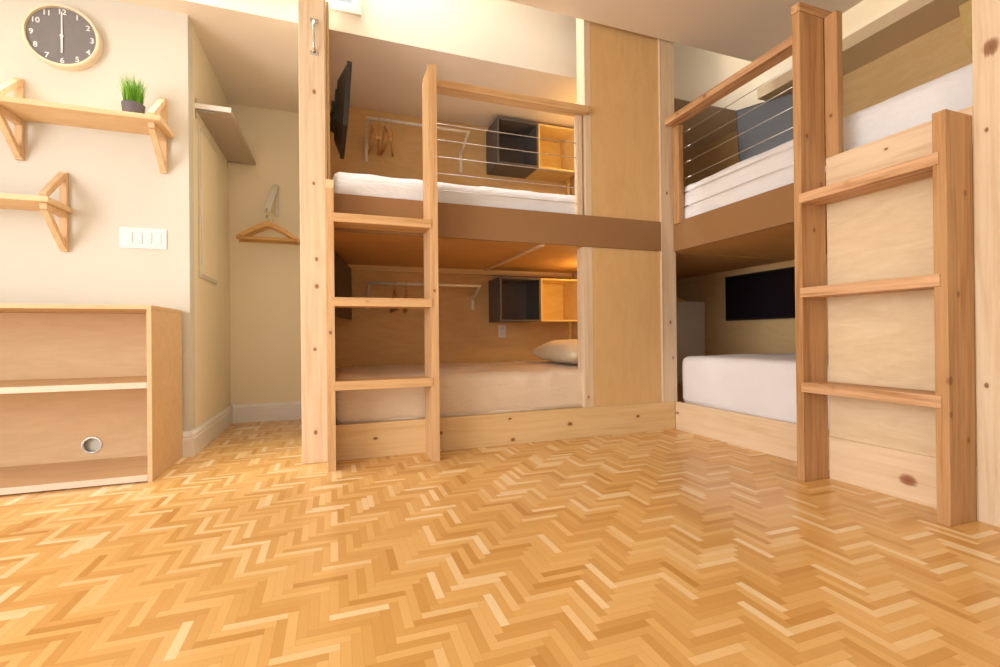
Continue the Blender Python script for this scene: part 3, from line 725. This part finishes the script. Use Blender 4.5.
# ------------------------------------------------------------------ clock
CC = Vector((-1.380, 3.203, 2.347)); R = 0.165
ck = thing('wall_clock', 'round charcoal wall clock with white numerals and pale wooden rim', 'clock', CC)
B().lathe([(0, 0), (R + 0.004, 0), (R + 0.004, -0.045), (R, -0.050), (R - 0.010, -0.050), (R - 0.010, -0.034), (0, -0.034)], CC, 'Y', 72).obj('rim', 'clockrim', ck, 'auto')
fc = B().lathe([(0, -0.035), (R - 0.011, -0.035), (R - 0.011, -0.0345), (0, -0.0345)], CC, 'Y', 72).obj('face', 'clockface', ck)
for hnum in range(1, 13):
    cu = bpy.data.curves.new('numeral', 'FONT'); cu.body = str(hnum); cu.size = 0.040; cu.align_x = 'CENTER'; cu.align_y = 'CENTER'; cu.extrude = 0.0004; cu.offset = 0.0006
    to = bpy.data.objects.new('numeral_text', cu); COL.objects.link(to)
    bpy.context.view_layer.update()
    me = bpy.data.meshes.new_from_object(to.evaluated_get(bpy.context.evaluated_depsgraph_get()))
    bpy.data.objects.remove(to)
    a = hnum * PI / 6; rr = R * 0.80
    me.transform(Matrix.Translation((rr * math.sin(a), -0.0362, rr * math.cos(a))) @ Matrix.Rotation(PI / 2, 4, 'X'))
    me.materials.clear(); me.materials.append(M['numeral']); me.name = 'numeral'
    o = bpy.data.objects.new('numeral', me); COL.objects.link(o); o.parent = fc
B().prism([(CC.x - 0.004, CC.y - 0.0385, CC.z - 0.012), (CC.x + 0.004, CC.y - 0.0385, CC.z - 0.012), (CC.x + 0.0025, CC.y - 0.0385, CC.z + 0.132), (CC.x - 0.0025, CC.y - 0.0385, CC.z + 0.132)], (0, -0.001, 0)).obj('minute_hand', 'numeral', ck)
B().prism([(CC.x - 0.0035, CC.y - 0.040, CC.z - 0.092), (CC.x + 0.0035, CC.y - 0.040, CC.z - 0.092), (CC.x + 0.005, CC.y - 0.040, CC.z + 0.01), (CC.x - 0.005, CC.y - 0.040, CC.z + 0.01)], (0, -0.001, 0)).obj('hour_hand', 'numeral', ck)
B().lathe([(0, -0.038), (0.008, -0.038), (0.008, -0.043), (0, -0.044)], CC, 'Y', 20).obj('hub', 'numeral', ck)

# ------------------------------------------------------------------ potted grass
px, py, pz = -1.015, 3.03, 1.9015
pg = thing('potted_grass', 'small dark grey pot of bright green grass standing on the upper shelf', 'plant', (px, py, pz))
B().lathe([(0, 0), (0.044, 0), (0.046, 0.004), (0.052, 0.060), (0.052, 0.066), (0.048, 0.066), (0.046, 0.050), (0, 0.050)], (px, py, pz), 'Z', 40).obj('pot', 'pot', pg, 'auto')
B().lathe([(0, 0.052), (0.0455, 0.052), (0.0455, 0.056), (0, 0.058)], (px, py, pz), 'Z', 32).obj('soil', 'soil', pg)
b = B()
for k in range(420):
    ra = 0.041 * math.sqrt(random.random()); ta = random.uniform(0, 2 * PI); x = px + ra * math.cos(ta); y = py + ra * math.sin(ta); h = random.uniform(0.10, 0.17)
    dx = (x - px) * 0.45 + random.gauss(0, 0.012); dy = (y - py) * 0.45 + random.gauss(0, 0.012); an = random.uniform(0, PI); wdt = random.uniform(0.0016, 0.0028)
    pr = None
    for s in range(5):
        t_ = s / 4; c = Vector((x + dx * t_ * t_, y + dy * t_ * t_, pz + 0.052 + h * t_)); ww = wdt * (1 - t_ * 0.92)
        q = (b.bm.verts.new(c + Vector((math.cos(an), math.sin(an), 0)) * ww), b.bm.verts.new(c - Vector((math.cos(an), math.sin(an), 0)) * ww))
        if pr: b.bm.faces.new((pr[0], pr[1], q[1], q[0]))
        pr = q
b.obj('grass', 'grass', pg)

# repeats share a group
GROUPS = {'bunk_bed': 'built-in bunk beds', 'bunk_ladder': 'fir bunk ladders', 'mattress': 'mattresses on the bunks', 'wall_cubby': 'open wall boxes in the back bunks',
          'reading_lamp': 'reading lamps in the back bunks', 'clothes_rail': 'white clothes rails in the back bunks', 'television': 'televisions in the bunks',
          'wall_shelf': 'wooden wall shelves by the clock', 'coat_hanger': 'wooden coat hangers'}
for o in COL.objects:
    if o.parent is None and o.name.split('.')[0] in GROUPS and 'category' in o: o['group'] = GROUPS[o.name.split('.')[0]]

# ------------------------------------------------------------------ light
def area(name, loc, rot, sx, sy, e, col):
    l = bpy.data.lights.new(name, 'AREA'); l.shape = 'RECTANGLE'; l.size = sx; l.size_y = sy; l.energy = e; l.color = col
    o = bpy.data.objects.new(name, l); o.location = loc; o.rotation_euler = rot; COL.objects.link(o); return o
DAY = (0.985, 0.985, 0.98)
area('daylight_left_window', (-2.97, 0.15, 1.27), (0, -PI / 2, 0), 2.2, 2.75, 128, DAY)
area('added_rear_fill', (-1.2, -1.97, 1.27), (PI / 2, 0, 0), 2.65, 2.2, 16, DAY)  # added fill from behind the camera, set at the unseen rear window
area('daylight_skylight', (-0.8, 2.91, WT - 0.06), (0, 0, 0), 2.8, 0.24, 105, (0.97, 0.99, 1.0))
area('added_side_fill', (3.415, 1.9, WT - 0.06), (0, 0, 0), 0.3, 1.8, 16, (1, 0.97, 0.88))  # added warm fill for the right-hand slot, at the unseen side skylight

wd = bpy.data.worlds.new('sky'); SC.world = wd; wd.use_nodes = True
bg = wd.node_tree.nodes['Background']; bg.inputs[0].default_value = (0.94, 0.96, 1.0, 1); bg.inputs[1].default_value = 0.75

# ------------------------------------------------------------------ camera
F, yaw, pitch, roll = 463.5667, 0.343646, 0.0029263, -0.0097975
cy, sy = math.cos(yaw), math.sin(yaw)
r = Vector((cy, -sy, 0)); fw = Vector((sy, cy, 0)); u = Vector((0, 0, 1))
f2 = fw * math.cos(pitch) + u * math.sin(pitch); u2 = u * math.cos(pitch) - fw * math.sin(pitch)
r3 = r * math.cos(roll) + u2 * math.sin(roll); u3 = u2 * math.cos(roll) - r * math.sin(roll)
cam = bpy.data.cameras.new('camera'); cam.sensor_width = 36; cam.sensor_fit = 'HORIZONTAL'; cam.lens = F * 36 / 1000; cam.clip_start = 0.02
co = bpy.data.objects.new('camera', cam); COL.objects.link(co)
mt = Matrix((r3, u3, -f2)).transposed().to_4x4(); mt.translation = (0, 0, 0.70)
co.matrix_world = mt
SC.camera = co
SC.view_settings.view_transform = 'Standard'; SC.view_settings.look = 'None'; SC.view_settings.gamma = 1
SC.view_settings.exposure = 0.15
SC.view_settings.use_curve_mapping = False
